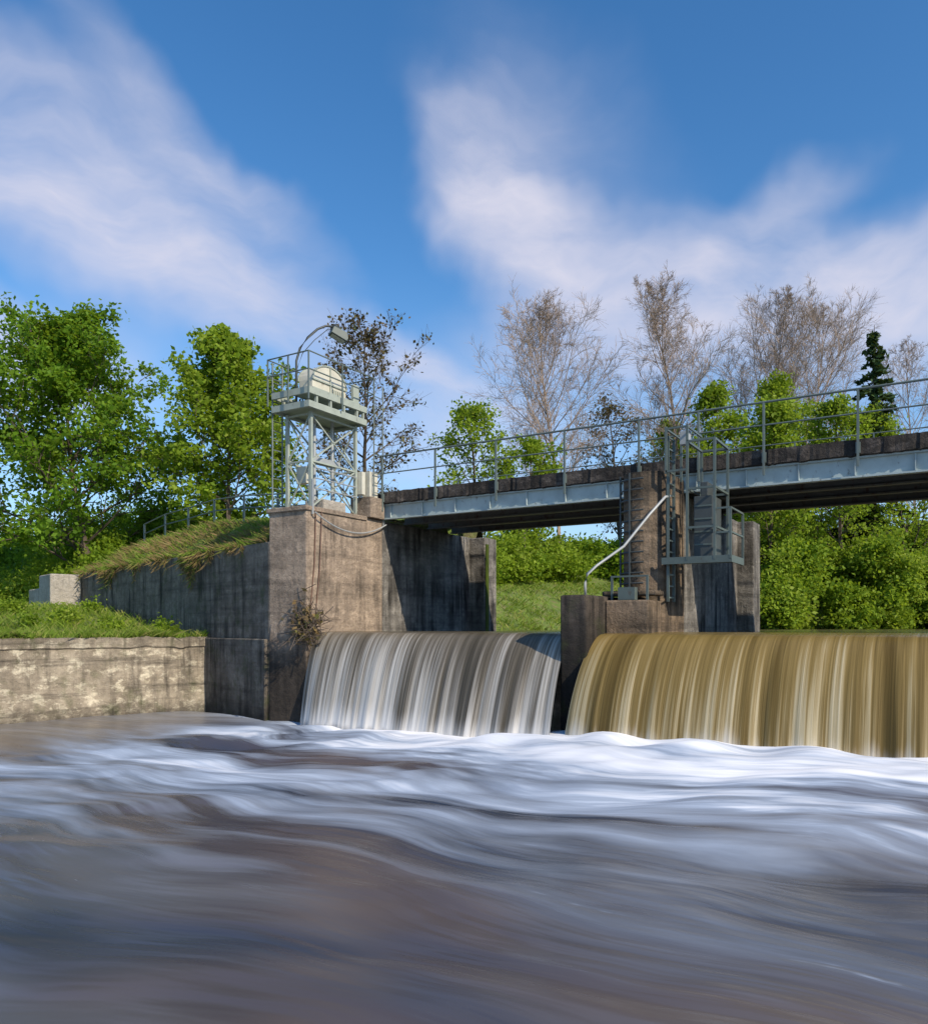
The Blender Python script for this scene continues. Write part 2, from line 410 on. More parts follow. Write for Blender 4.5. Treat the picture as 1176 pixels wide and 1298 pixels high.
for p in prof:
    if not pr or abs(p[0]-pr[-1][0])+abs(p[1]-pr[-1][1])>.01: pr.append(p)
m_=len(pr)
def archbox(xa,xb_): b.add([(xa,y,z) for y,z in pr]+[(xb_,y,z) for y,z in pr],[tuple(range(m_)),tuple(range(2*m_-1,m_-1,-1))]+[(i,m_+i,m_+(i+1)%m_,(i+1)%m_) for i in range(m_)])
archbox(-16.3,-15.75)
b.make('gear_cover',M['white'],tw,.03)
b=B(); 
for i in range(12):
    a0=math.pi-math.pi*i/12; a1=math.pi-math.pi*(i+1)/12
    for x in (-15.74,-16.31): b.beam((x,18.05+.76*math.cos(a0),9.95+.53*math.sin(a0)),(x,18.05+.76*math.cos(a1),9.95+.53*math.sin(a1)),.035)
b.beam((-15.73,17.3,9.95),(-15.73,18.8,9.95),.04); b.beam((-15.73,18.05,9.6),(-15.73,18.05,10.45),.03)
b.make('cover_flanges',M['tower'],tw)
b=B(); b.box(-16.45,-15.45,17.0,19.1,9.53,9.6)
for i in range(7): b.box(-15.74,-15.72,18.15+i*.08,18.19+i*.08,9.62,9.85)
b.box(-15.61,-15.5,18.85,19.12,9.54,10.15); b.make('gear_base',M['tower'],tw,.01)
b=B()
R=[(-16.8,16.55),(-15.22,16.55),(-15.22,19.5),(-16.8,19.5)]
for i in range(4):
    a=R[i]; c=R[(i+1)%4]
    for z in (9.95,10.45): b.tube([(*a,z),(*c,z)],.02,6)
for (x,y) in R+[(-15.22,18.),(-16.0,16.55),(-16.8,18.)]: b.beam((x,y,9.1),(x,y,10.46),.035)
b.make('platform_railing',M['rail'],tw)
b=B()
for (x,y) in ((-16.78,16.72),(-16.78,17.12)): b.tube([(x,y,6.0),(x,y,10.4)],.025,6)
for i in range(14): b.beam((-16.78,16.72,6.2+i*.28),(-16.78,17.12,6.2+i*.28),.025)
for y in (19.5,19.95): b.tube([(-15.22,y,6.76),(-15.22,y,10.3)],.022,6)
for i in range(11): b.beam((-15.22,19.5,6.9+i*.3),(-15.22,19.95,6.9+i*.3),.022)
b.make('access_ladders',M['rail'],tw)
b=B(); b.tube([(-16.05,17.7,6.4),(-16.05,17.7,9.)],.05,8); b.tube([(-16.05,18.5,6.4),(-16.05,18.5,9.)],.05,8)
for z in (6.7,7.0,7.3): b.tube([(-15.5,17.1,z),(-15.5,19.0,z)],.02,6)
b.box(-16.2,-15.9,17.5,18.7,7.6,7.75); b.make('spindles',M['galv'],tw)
b=B(); b.box(-16.25,-15.5,17.5,18.5,6.14,6.45); b.make('tower_plinth',M['plinth'],tw,.04)
b=B(); b.box(-15.75,-15.38,19.12,19.28,6.8,7.5);b.box(-15.6,-15.3,19.4,19.8,6.76,7.55); b.box(-16.3,-15.9,17.2,17.4,6.9,7.4); b.make('switch_cabinets',M['white'],tw,.015)
lamp=empty('flood_lamp')
b=B(); b.tube([(-16.25,17.15,9.2),(-16.25,17.15,10.5),(-16.2,17.25,10.9),(-16.08,17.45,11.25),(-15.92,17.7,11.55),(-15.78,17.9,11.68),(-15.65,18.1,11.7)],.035,8)
b.tube([(-16.25,17.15,10.2),(-16.15,17.3,10.75),(-15.95,17.6,11.2),(-15.72,17.95,11.6)],.012,5)
b.make('lamp_arm',M['dark'],lamp,smooth=True)
b=B()
c=Vector((-15.6,18.25,11.5)); 
prof=[(-.26,-.06),(.22,-.18),(.28,-.10),(.22,.08),(-.2,.14)]
d=Vector((.5,.85,-.15)).normalized(); u=Vector((0.05,.1,1)).normalized(); r=d.cross(u).normalized()
vs=[c+d*p[0]+u*p[1]+r*.18 for p in prof]+[c+d*p[0]+u*p[1]-r*.18 for p in prof]
b.add(vs,[(4,3,2,1,0),(5,6,7,8,9)]+[(i,(i+1)%5,5+(i+1)%5,5+i) for i in range(5)])
b.make('lamp_head',M['cage'],lamp,.012)
b=B(); vs=[c+d*(-.22)+u*(-.085)+r*.14,c+d*.19+u*(-.187)+r*.14,c+d*.19+u*(-.187)-r*.14,c+d*(-.22)+u*(-.085)-r*.14]; b.add(vs,[(0,1,2,3)]); b.make('lamp_glass',M['galv'],lamp)
b=B(); b.box(-15.73,-15.55,18.05,18.3,11.62,11.72); b.make('lamp_bracket',M['dark'],lamp)
br=empty('bank_handrail'); b=B()
pts=[]
for i in range(7):
    k=1.2+i*2.6; p=P0+WD*k+WN*2.3; z=float(Hland(p[0],p[1])); pts.append((p[0],p[1],z))
for p in pts: b.beam((p[0],p[1],p[2]-.2),(p[0],p[1],p[2]+1.0),.06)
for h in (.55,1.0): b.tube([(p[0],p[1],p[2]+h) for p in pts],.028,6)
b.make('rails_and_posts',M['rail'],br)
# ---------------- water
def watermat():
    m,N=newmat('river_water'); P=pos(N)
    warp=N.n('ShaderNodeTexNoise',{'Vector':P,'Scale':.2,'Detail':1.5}).outputs[1]
    wv=N.n('ShaderNodeVectorMath',{0:warp,1:(.5,.5,.5)},operation='SUBTRACT').outputs[0]
    wv=N.n('ShaderNodeVectorMath',{0:wv,'Scale':3.4},operation='SCALE').outputs[0]
    Q=N.n('ShaderNodeVectorMath',{0:P,1:wv},operation='ADD').outputs[0]
    S1=N.scl(Q,.13,.5,0,rot=-.47)
    S2=N.scl(Q,.2,1.4,0,rot=-.43)
    S3=N.scl(Q,.5,3.2,0,rot=-.5)
    s1=N.noise(S1,1.,3,.5); s2=N.noise(S2,1.,3.5,.5); s3=N.noise(S3,1.,4,.6)
    sep=N.n('ShaderNodeSeparateXYZ',{0:P}); X=sep.outputs[0];Y=sep.outputs[1]
    E=N.math('SUBTRACT',Y,N.math('MULTIPLY',X,.42))
    near=N.mr(E,6.,14.5,0,1,True)
    core=N.mr(N.math('ADD',N.math('ADD',Y,N.mr(s1,.3,.7,-2.6,2.6)),N.mr(s3,.3,.7,-1.1,1.1)),10.6,14.9,0,1,True)
    xm=N.mr(N.math('ADD',X,N.mr(s1,.3,.7,-2,2)),-19.5,-13.5,0,1,True)
    st=N.math('ADD',N.math('ADD',N.math('MULTIPLY',s1,.5),N.math('MULTIPLY',s2,.33)),N.math('MULTIPLY',s3,.17))
    th=N.mr(near,0,1,.54,.415)
    f=N.math('MULTIPLY',N.math('SUBTRACT',st,th),4.6,True)
    f=N.math('MULTIPLY',f,N.mr(near,0,1,.2,.85))
    wisp=N.math('MULTIPLY',N.mr(s3,.62,.76,0,.4,True),N.mr(s1,.47,.6,0,1))
    f=N.math('MAXIMUM',f,wisp)
    f=N.math('MAXIMUM',f,N.math('MULTIPLY',core,N.mr(s2,.3,.6,.6,1.)))
    f=N.math('MULTIPLY',f,N.mr(xm,0,1,.2,1),True)
    base=N.mix(N.mr(s1,.4,.6,0,1,True),(.03,.04,.065),(.105,.115,.14))  # blue-grey tones paint the sky reflection into the water colour
    far=N.mr(E,2.,10.,.9,.45)
    base=N.mix(N.math('MULTIPLY',N.mr(N.noise(N.scl(Q,.09,.22,0,rot=-.45),1.,3),.44,.6,0,1,True),far),base,(.145,.105,.085))
    edge=N.mr(X,-16,-20,0,.75); base=N.mix(edge,base,(.15,.11,.06))
    col=N.mix(N.mr(f,0,.55),base,(.38,.45,.56)); col=N.mix(N.mr(f,.5,1.),col,(.86,.87,.9))
    rough=N.mr(f,0,1,.26,.8)
    b=N.n('ShaderNodeBump',{'Height':N.math('ADD',s2,N.math('MULTIPLY',s1,1.5)),'Strength':.28,'Distance':.4})
    p=N.n('ShaderNodeBsdfPrincipled',{'Base Color':col,'Roughness':rough,'IOR':1.36,'Normal':b.outputs[0]})
    out(N,p.outputs[0]); return m
xs=np.concatenate([-np.geomspace(200,32,14),np.linspace(-30,14,300),np.geomspace(16,200,14)])
ysw=np.concatenate([-np.geomspace(200,3,18),np.linspace(-2,10,110),np.linspace(10.08,16.9,110)])
XX,YY=np.meshgrid(xs,ysw,indexing='ij')
ZZ=np.zeros_like(XX)
def s1_(t): t=max(0,min(1,t)); return t*t*(3-2*t)
for i in range(len(xs)):
    for j in range(len(ysw)):
        x=xs[i];y=ysw[j]
        if -30<=x<=14 and y>-3:
            near=max(0,min(1,(y-.42*x-8)/8)); 
            u=x*.9+y*.43; v=-x*.43+y*.9
            amp=.04+.12*near
            if x<-15: amp*=max(.25,1-(-15-x)/3)
            z=amp*mnoise.fractal(Vector((u*.28,v*.7,0)),1.,2.,3)
            hump=math.exp(-((y-14.7)/.9)**2)*max(0,min(1,(x+17)/6))
            z+=hump*(.16+.18*mnoise.noise(Vector((x*.9,y*.9,3))))
            z+=.42*s1_((y-10.5)/4.)*s1_((x+16)/14)
            if x>10: z*=max(0,(14-x)/4)
            ZZ[i,j]=z
quadmesh('river_water',np.stack([XX,YY,ZZ],2).reshape(-1,3),grid(len(xs),len(ysw)),[watermat()],smooth=True)
def upmat():
    m,N=newmat('upstream_water'); P=pos(N)
    b=N.n('ShaderNodeBump',{'Height':N.noise(N.scl(P,1,.3,1),2,4),'Strength':.2,'Distance':.1})
    p=N.n('ShaderNodeBsdfPrincipled',{'Base Color':(.12,.1,.05,1),'Roughness':.15,'IOR':1.33,'Normal':b.outputs[0]}); out(N,p.outputs[0]); return m
me=B(); me.add([(-16.3,17.6,2.56),(14,17.6,2.56),(200,200,2.56),(-16.3,200,2.56)],[(0,1,2,3)]); me.add([(14,17.6,2.56),(40,17.6,2.56),(250,200,2.56),(200,200,2.56)],[(0,1,2,3)]); me.make('upstream_river_water',upmat())
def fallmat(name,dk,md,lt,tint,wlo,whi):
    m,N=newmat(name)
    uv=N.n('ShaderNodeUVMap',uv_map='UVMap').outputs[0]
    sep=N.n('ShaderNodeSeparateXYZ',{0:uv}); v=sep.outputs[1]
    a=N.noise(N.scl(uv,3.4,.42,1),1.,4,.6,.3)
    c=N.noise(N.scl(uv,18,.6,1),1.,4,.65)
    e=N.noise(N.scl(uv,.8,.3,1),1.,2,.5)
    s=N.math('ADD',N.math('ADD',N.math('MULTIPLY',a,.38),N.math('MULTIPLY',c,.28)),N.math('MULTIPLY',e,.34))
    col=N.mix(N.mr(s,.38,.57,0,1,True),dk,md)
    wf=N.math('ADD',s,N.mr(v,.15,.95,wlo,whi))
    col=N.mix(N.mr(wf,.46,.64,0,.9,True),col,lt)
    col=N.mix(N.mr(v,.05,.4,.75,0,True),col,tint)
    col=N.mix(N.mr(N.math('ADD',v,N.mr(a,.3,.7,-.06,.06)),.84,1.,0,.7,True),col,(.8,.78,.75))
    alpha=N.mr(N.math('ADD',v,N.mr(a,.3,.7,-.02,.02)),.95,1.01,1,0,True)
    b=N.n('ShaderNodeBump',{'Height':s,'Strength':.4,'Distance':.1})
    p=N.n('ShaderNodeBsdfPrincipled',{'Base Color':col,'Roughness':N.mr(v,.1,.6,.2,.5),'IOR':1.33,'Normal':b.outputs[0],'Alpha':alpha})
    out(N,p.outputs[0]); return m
def fall(name,x0,x1,yb0,yb1,mat,seed,spread,rc,left_sheet=0):
    nx=int((x1-x0)/.035); nv=46; V=np.zeros((nx,nv,3)); UV=np.zeros((nx,nv,2))
    for i in range(nx):
        x=x0+(x1-x0)*i/(nx-1)
        n1=mnoise.noise(Vector((x*1.2,seed,0))); n2=mnoise.noise(Vector((x*3.5,seed,2))); n3=mnoise.noise(Vector((x*9,seed,5)))
        yb=yb0+(yb1-yb0)*i/(nx-1)
        el=max(0,1-(x-x0)/.9); er=max(0,1-(x1-x)/.6)
        for j in range(nv):
            v=j/(nv-1)
            if v<.2:
                q=v/.2; y=18.4-(18.4-17.15)*q; z=2.585-.03*q*q*rc; s=0
            else:
                s=(v-.2)/.8
                y=17.15-(17.15-yb)*(1-(1-s)**1.5) if rc>1 else 17.15-(17.15-yb)*s**.8
                z=2.585-.03*rc-2.68*s**1.7
            y+=(.10*n1+.06*n2+.02*n3)*s
            z+=.03*n2*(1-s)*v
            xx=x-spread*el*el*s**1.2+.12*er*er*s*(1 if spread>0 else -1)
            y+=.25*(el**3)*s
            V[i,j]=(xx,y,z); UV[i,j]=(x+seed,v)
    o=quadmesh(name,V.reshape(-1,3),grid(nx,nv)[:,::-1],[mat],smooth=True)
    me=o.data; uvl=me.uv_layers.new(name='UVMap'); idx=np.zeros(len(me.loops),dtype=np.int32); me.loops.foreach_get('vertex_index',idx)
    uvl.data.foreach_set('uv',UV.reshape(-1,2)[idx].astype(np.float32).ravel())
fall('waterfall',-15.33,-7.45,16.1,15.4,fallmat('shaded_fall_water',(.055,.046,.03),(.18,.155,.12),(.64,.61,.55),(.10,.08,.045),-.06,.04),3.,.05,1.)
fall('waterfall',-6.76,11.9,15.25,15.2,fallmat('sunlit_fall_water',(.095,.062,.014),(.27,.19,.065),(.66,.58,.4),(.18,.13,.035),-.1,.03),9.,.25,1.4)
# ---------------- vegetation
def prisms(segs,ns=4):
    S=np.array([[*a,*b,r0,r1] for a,b,r0,r1 in segs]); a=S[:,:3]; c=S[:,3:6]; d=c-a; d/=np.linalg.norm(d,axis=1,keepdims=True)+1e-9
    up=np.where(np.abs(d[:,2:3])<.9,np.array([[0,0,1.]]),np.array([[0,1.,0]]))
    r=np.cross(d,up); r/=np.linalg.norm(r,axis=1,keepdims=True)+1e-9; u=np.cross(r,d)
    vs=[]
    for P_,R_ in ((a,S[:,6:7]),(c,S[:,7:8])):
        for k in range(ns):
            t=2*math.pi*k/ns; vs.append(P_+R_*(r*math.cos(t)+u*math.sin(t)))
    V=np.stack(vs,1).reshape(-1,3); n=len(S); base=np.arange(n)*2*ns; Q=[]
    for k in range(ns): Q.append(np.stack([base+k,base+(k+1)%ns,base+ns+(k+1)%ns,base+ns+k],1))
    return V,np.concatenate(Q)
def leaves(C,size,flat=0.,elong=1.4):
    n=len(C); a=np.random.randn(n,3); a/=np.linalg.norm(a,axis=1,keepdims=True)
    bb=np.random.randn(n,3); 
    if flat>0: a[:,2]*=(1-flat); a/=np.linalg.norm(a,axis=1,keepdims=True); bb[:,2]*=(1-flat)
    bb-= (bb*a).sum(1,keepdims=True)*a; bb/=np.linalg.norm(bb,axis=1,keepdims=True)+1e-9
    s=size*(.6+.8*np.random.rand(n,1)); a=a*s*elong*.5; bb=bb*s*.5
    V=np.stack([C-a,C+bb*.9-a*.1,C+a,C-bb*.9-a*.1],1).reshape(-1,3)
    Q=np.arange(n*4).reshape(-1,4); return V,Q
def grow_tree(H,W,cb,levels,n1,n2,n3,n4,up=.35,env='round',r0=None,seed=0):
    rg=random.Random(seed); segs=[]; tips=[]
    r0=r0 or H*.014
    def poly(p,d,L,r,nseg,jit,tro,rend):
        pts=[p]; 
        for i in range(nseg):
            d=(d+Vector((rg.gauss(0,jit),rg.gauss(0,jit),rg.gauss(0,jit)+tro))).normalized()
            q=p+d*(L/nseg); ra=r+(rend-r)*i/nseg; rb_=r+(rend-r)*(i+1)/nseg
            segs.append((tuple(p),tuple(q),ra,rb_)); p=q; pts.append(p)
        return pts
    def at(pts,t):
        f=t*(len(pts)-1); i=min(int(f),len(pts)-2); return pts[i].lerp(pts[i+1],f-i),(pts[i+1]-pts[i]).normalized()
    def side(d,ang,a=None):
        a=rg.random()*6.283 if a is None else a
        o=d.orthogonal().normalized(); o2=d.cross(o)
        s=o*math.cos(a)+o2*math.sin(a); return (d*math.cos(ang)+s*math.sin(ang)).normalized()
    tr=poly(Vector((0,0,0)),Vector((0,0,1)),H*.95,r0,12,.04,.02,r0*.12)
    for i in range(n1):
        t=cb+(1-cb)*((i+rg.random())/n1)*.98; h=(t-cb)/(1-cb)
        if env=='round': e=math.sin(math.pi*min(1,(h*.85+.15)))**.6
        elif env=='oval': e=math.sin(math.pi*min(1,(h*.68+.3)))**.8
        elif env=='wide': e=(1-h**1.8)**.6
        else: e=1-h
        p,dd=at(tr,t); L=W/2*max(.14,e)*rg.uniform(.75,1.2)*1.1
        ang=rg.uniform(1.0,1.35)*(1-h*.55) if env!='oval' else rg.uniform(.65,1.0)*(1-h*.35)
        d1=side(Vector((0,0,1)),ang,i*2.4+rg.uniform(-.4,.4))
        rr=r0*.42*(1-h*.7)
        b1=poly(p,d1,L if env!='oval' else L*1.3,rr,6,.10,up*.16,rr*.15)
        for j in range(n2):
            t2=.2+.8*(j+rg.random())/n2; p2,d2=at(b1,min(.99,t2)); L2=L*.5*(1.1-t2*.6)*rg.uniform(.7,1.2)
            b2=poly(p2,side(d2,rg.uniform(.5,.95)),L2,rr*.4,4,.15,up*.12,rr*.08)
            for k in range(n3):
                t3=.15+.85*(k+rg.random())/n3; p3,d3=at(b2,min(.99,t3)); L3=max(.3,L2*.5*rg.uniform(.6,1.2))
                b3=poly(p3,side(d3,rg.uniform(.4,.9)),L3,max(.006,rr*.12),2,.2,up*.1,.004)
                tips+= [tuple(b3[1]),tuple(b3[2])]
                for m in range(n4):
                    p4,d4=at(b3,rg.uniform(.2,.98)); poly(p4,side(d4,rg.uniform(.35,.8)),L3*rg.uniform(.5,.9),.0065,1,.2,.05,.004)
    return segs,tips
def tree(name,loc,H,W,cb=.2,n=(24,7,5,0),leafn=8,leafs=.2,spread=.3,leaf='leafA',bark='bark',env='round',up=.35,seed=1,tw=1.,r0=None):
    segs,tips=grow_tree(H,W,cb,3,*n,up=up,env=env,seed=seed,r0=r0)
    segs=[(a,b_,r*tw if r<.012 else r,s*tw if s<.012 else s) for a,b_,r,s in segs]
    V,Q=prisms(segs,3 if leafn==0 else 4); mi=np.zeros(len(Q)); rn=np.zeros(len(Q))
    if leafn>0:
        T=np.array(tips); C=np.repeat(T,leafn,0)+np.random.randn(len(T)*leafn,3)*spread*np.array([[1,1,.6]])
        lv,lq=leaves(C,leafs,flat=.25); cl=np.repeat(np.random.rand(len(T)),leafn)*.5+np.random.rand(len(C))*.5
        Q=np.concatenate([Q,lq+len(V)]); V=np.concatenate([V,lv]); mi=np.concatenate([mi,np.ones(len(lq))]); rn=np.concatenate([rn,cl])
    o=quadmesh(name,V,Q,[bark,leaf],mi,rn); o.location=loc; o.rotation_euler=(0,0,seed*1.3); return o
def tz(x,y): return float(Hland(x,y))-.1
def place(px,d): 
    x,y=cam2w(px,d); return (x,y,tz(x,y))
def hgt(loc,d,toppy): return EYE+(795-toppy)/1000*d-loc[2]
def T(name,px,d,top,Wpx,**kw):
    loc=place(px,d); return tree(name,loc,hgt(loc,d,top),Wpx/1000*d,**kw)
T('maple_tree',112,46,412,270,cb=.1,n=(44,9,5,0),leafn=10,leafs=.2,spread=.25,leaf='leafA',env='wide',seed=3)
T('maple_tree',288,43,428,185,cb=.08,n=(36,8,5,0),leafn=8,leafs=.19,spread=.25,leaf='leafB',env='wide',seed=6)
T('copper_beech_tree',465,44,428,165,cb=.2,n=(26,7,5,3),leafn=2,leafs=.14,spread=.2,leaf='leafR',env='round',seed=8)
bt=dict(leafn=0,bark='barkp',env='oval',up=.75,tw=1.45)
T('bare_tree',708,62,388,180,cb=.2,n=(40,9,7,4),seed=11,r0=.2,**bt)
T('bare_tree',848,64,360,150,cb=.22,n=(38,9,7,4),seed=12,r0=.2,**bt)
T('bare_tree',945,66,370,170,cb=.22,n=(38,9,7,4),seed=13,r0=.2,**bt)
T('bare_tree',1010,70,378,180,cb=.22,n=(38,9,7,4),seed=17,r0=.2,**bt)
T('bare_tree',1160,70,430,120,cb=.25,n=(28,8,6,3),seed=15,r0=.17,**bt)
T('young_green_tree',608,50,516,120,cb=.1,n=(24,6,5,0),leafn=4,leafs=.17,spread=.25,leaf='leafB',seed=21,env='oval')
T('young_green_tree',665,55,560,100,cb=.1,n=(18,6,5,0),leafn=5,leafs=.18,spread=.25,leaf='leafB',seed=22)
T('young_green_tree',790,70,505,120,cb=.1,n=(22,7,5,2),leafn=2,leafs=.18,spread=.3,leaf='leafR',seed=29)
for i,(px,d,top,w) in enumerate(((925,58,478,100),(1015,60,468,130),(1072,56,505,120),(1160,58,500,110),(870,64,525,80),(975,55,515,100))):
    T('green_tree',px,d,top,w,cb=.08,n=(26,7,5,0),leafn=5,leafs=.19,spread=.3,leaf='leafB',seed=30+i,env='oval' if i%2 else 'round')
def spruce(px,d,top,Wpx):
    loc=place(px,d); H=hgt(loc,d,top); W=Wpx/1000*d; segs=[((0,0,0),(0,0,H),H*.012,.02)]; C=[]
    rg=random.Random(4)
    for i in range(150):
        h=.12+.86*i/150; L=W/2*(1-h)**.8*rg.uniform(.7,1.15)+.15; a=rg.random()*6.28
        p0=np.array((0,0,H*h)); p1=p0+np.array((math.cos(a)*L,math.sin(a)*L,-L*.25))
        segs.append((tuple(p0),tuple(p1),.03,.01))
        for k in range(int(60*L/2)+12):
            t=rg.random()**.7; C.append(p0+(p1-p0)*t+np.array((rg.gauss(0,.12),rg.gauss(0,.12),rg.gauss(-.1,.1))))
    V,Q=prisms(segs,4); lv,lq=leaves(np.array(C),.22,.3,2.)
    mi=np.concatenate([np.zeros(len(Q)),np.ones(len(lq))]); rn=np.concatenate([np.zeros(len(Q)),np.random.rand(len(lq))])
    o=quadmesh('spruce_tree',np.concatenate([V,lv]),np.concatenate([Q,lq+len(V)]),['bark','needle'],mi,rn); o.location=loc
spruce(1108,60,412,135)
def mass(name,blobs,leaf,size,dens,parent=None):
    Cs=[];R=[]
    for (x,y,z,rx,rz) in blobs:
        n=int(dens*rx*rx*4)
        nc=max(6,int(rx*rx*5)); cc=np.random.randn(nc,3); cc/=np.linalg.norm(cc,axis=1,keepdims=True); cc*=np.random.rand(nc,1)**.35
        cc=cc*np.array([[rx,rx,rz]])+np.array([[x,y,z+rz*.75]])
        id=np.random.randint(0,nc,n); sz=.2*rx+.12
        p=cc[id]+np.random.randn(n,3)*np.array([[sz,sz,sz*.7]])
        Cs.append(p); R.append(np.random.rand(nc)[id]*.6+np.random.rand(n)*.4)
    C=np.concatenate(Cs); V,Q=leaves(C,size,.2); return quadmesh(name,V,Q,[leaf],None,np.concatenate(R))
def blobs(lst):
    o=[]
    for (px,d,rx,rz) in lst:
        x,y=cam2w(px,d); o.append((x,y,float(Hland(x,y))-.2,rx,rz))
    return o
mass('hedge_bushes',blobs([(10,54,2.8,2.6),(60,52,2.4,2.2),(120,50,2.8,2.4),(175,48,1.9,1.8),(90,55,3,3.),(-30,54,2.8,3),(30,58,3,3.4),(-20,50,2.,1.2),(200,52,2.2,2.2),(150,55,2.6,2.8),(-60,58,4,5)]),'leafC',.17,560)
mass('bank_bushes',blobs([(150,42,1.5,1.5),(118,43.5,1.5,1.4),(175,41.5,1.,1.0),(80,45,1.7,1.5),(40,47,1.6,1.4),(5,48,1.8,1.6),(140,44,1.3,2.)]),'leafB',.16,650)
mass('roadside_bushes',blobs([(250,46,2.,1.8),(320,45,1.8,1.6),(225,50,2,2.),(345,42,1.2,1.2),(400,46,1.8,1.4),(500,48,1.7,1.),(545,50,2.4,1.3),(590,48,2.2,1.6),(640,52,2.2,1.8),(700,56,2.4,1.4)]),'leafB',.17,450)
bl_=[]
rg=random.Random(9)
for i in range(52):
    px=rg.uniform(940,1260); d=rg.uniform(50,66); x,y=cam2w(px,d); 
    if xb(np.array(y))-x>-1.2: 
        r=rg.uniform(1.2,2.6); bl_.append((x,y,max(2.3,float(Hland(x,y))-.5),r,r*rg.uniform(1.,1.9)))
mass('riverside_bushes',bl_,'leafB',.19,520)
bl_=[]
for i in range(26):
    px=rg.uniform(630,980); d=rg.uniform(56,74); x,y=cam2w(px,d)
    if xb(np.array(y))-x>10:
        r=rg.uniform(1.1,2.1); bl_.append((x,y,float(Hland(x,y))-.3,r,r*rg.uniform(.8,1.3)))
mass('thicket_bushes',bl_,'leafC',.2,330)
bl_=[]
for i in range(90):
    px=rg.uniform(-150,1400); d=rg.uniform(95,130); x,y=cam2w(px,d); r=rg.uniform(3.,5); bl_.append((x,y,5.5,r,r*rg.uniform(.8,1.2)))
mass('distant_trees',bl_,'leafC',.5,60)
def blades(name,XYZ,h,w,mat,lean=.35,down=False):
    n=len(XYZ); a=np.random.rand(n)*6.283; hh=h*(.5+np.random.rand(n)); 
    dx=np.cos(a);dy=np.sin(a); l=np.random.randn(n,2)*lean*hh[:,None]
    z=np.ones(n)*hh*(-1 if down else 1)
    side=np.stack([dx,dy,np.zeros(n)],1)*w*.5
    top=XYZ+np.stack([l[:,0],l[:,1],z],1); mid=XYZ+np.stack([l[:,0]*.35,l[:,1]*.35,z*.55],1)
    V=np.stack([XYZ-side,XYZ+side,mid+side*.8,top],1)
    V=V.reshape(-1,3); return quadmesh(name,V,np.arange(4*n).reshape(-1,4),[mat],None,np.random.rand(n))
def pack(x,y,z): return np.stack([x,y,z],1)
n=60000
t=np.random.rand(n)**1.5; r=np.random.rand(n)**.6*32
gp=(Ax[None]+FD[None]*r[:,None])*(1-t)[:,None]+(Ax[None]+WD[None]*r[:,None])*t[:,None]
cl=nz(gp[:,0]*2,gp[:,1]*2,1.); keep=np.random.rand(n)<.5+.5*cl
gp=gp[keep]; blades('terrace_grass',pack(gp[:,0],gp[:,1],Hterr(gp[:,0],gp[:,1])-.02),.24,.03,'grass',.5)
n=100000
k=np.random.rand(n)*48; w=.1+np.random.rand(n)**1.5*13
gp=P0[None]+WD[None]*k[:,None]+WN[None]*w[:,None]
cl=nz(gp[:,0]*2.3,gp[:,1]*2.3,1.)
ok=(gp[:,0]<-16.95)&(np.random.rand(n)<.6+.6*cl); gp=gp[ok]
blades('bank_grass',pack(gp[:,0],gp[:,1],Hland(gp[:,0],gp[:,1])-.03),.17,.028,'grass',.8)
n=50000
yy=26.4+np.random.rand(n)**.9*45; xx=xb(yy)-np.random.rand(n)*12
ok=np.random.rand(n)<.5+.6*nz(xx*1.3,yy*1.3,1.); xx=xx[ok];yy=yy[ok]
blades('upstream_bank_grass',pack(xx,yy,Hland(xx,yy)-.03),.22,.05,'grass',.7)
n=11000
k=np.random.rand(n)*19.5; w=np.random.rand(n)**1.3*2.2-.02; gp=P0[None]+WD[None]*k[:,None]+WN[None]*w[:,None]
cl=np.array([mnoise.noise(Vector((a*.5,b_*1.2,4))) for a,b_ in zip(k,w)])
gp=gp[(gp[:,0]<-16.85)&(cl>-.05)]
blades('dry_grass',pack(gp[:,0],gp[:,1],Hland(gp[:,0],gp[:,1])-.03),.15,.028,'dry',1.3)
n=14000
k=np.random.rand(n)*19; m1=np.array([mnoise.noise(Vector((a*.45,0,7)))+.5*mnoise.noise(Vector((a*2.1,0,2)))+.4*mnoise.noise(Vector((a*7.,0,2))) for a in k]); keep=np.random.rand(n)<.1+1.8*m1
k=k[keep]; gp=P0[None]+WD[None]*k[:,None]+WN[None]*(-.02-.10*np.random.rand(len(k)))[:,None]
zz=5.24-np.random.rand(len(k))**2.4*(.08+1.5*np.clip(m1[keep],0,1))
q=int(len(k)*.6)
blades('hanging_roots',pack(gp[:q,0],gp[:q,1],zz[:q]),.22,.016,'dry',.6,True)
blades('overhanging_grass',pack(gp[q:,0],gp[q:,1],zz[q:]+.08),.13,.024,'grass',1.1,True)
n=9000; r=np.random.rand(n)*26; gp=Ax[None]+FD[None]*r[:,None]+np.array([[.96,-.279]])*(.04-.3*np.random.rand(n))[:,None]
cl=np.array([mnoise.noise(Vector((a*.8,0,4))) for a in r]); gp=gp[np.random.rand(n)<.4+1.8*cl]
blades('wall_top_grass',pack(gp[:,0],gp[:,1],np.full(len(gp),2.36)),.2,.025,'grass',.8)
tb=[]
for (kk,o,r_) in ((2.5,-2.2,.35),(5,-3,.4),(8,-4.,.4),(1.2,-.9,.28),(4,-4.5,.3),(9,-1,.3),(3,-.5,.25)):
    p=Ax+WD*kk+WN*o; tb.append((p[0],p[1],float(Hterr(p[0],p[1])),r_,r_))
mass('terrace_shrubs',tb,'leafB',.08,1300)
C=np.random.randn(260,3)*np.array([[.22,.2,.3]])+np.array([[-15.25,16.5,2.75]])
segs=[]
for c in C[:160]:
    d=np.random.randn(3)*.22; segs.append((tuple(c-d),tuple(c+d),.012,.006))
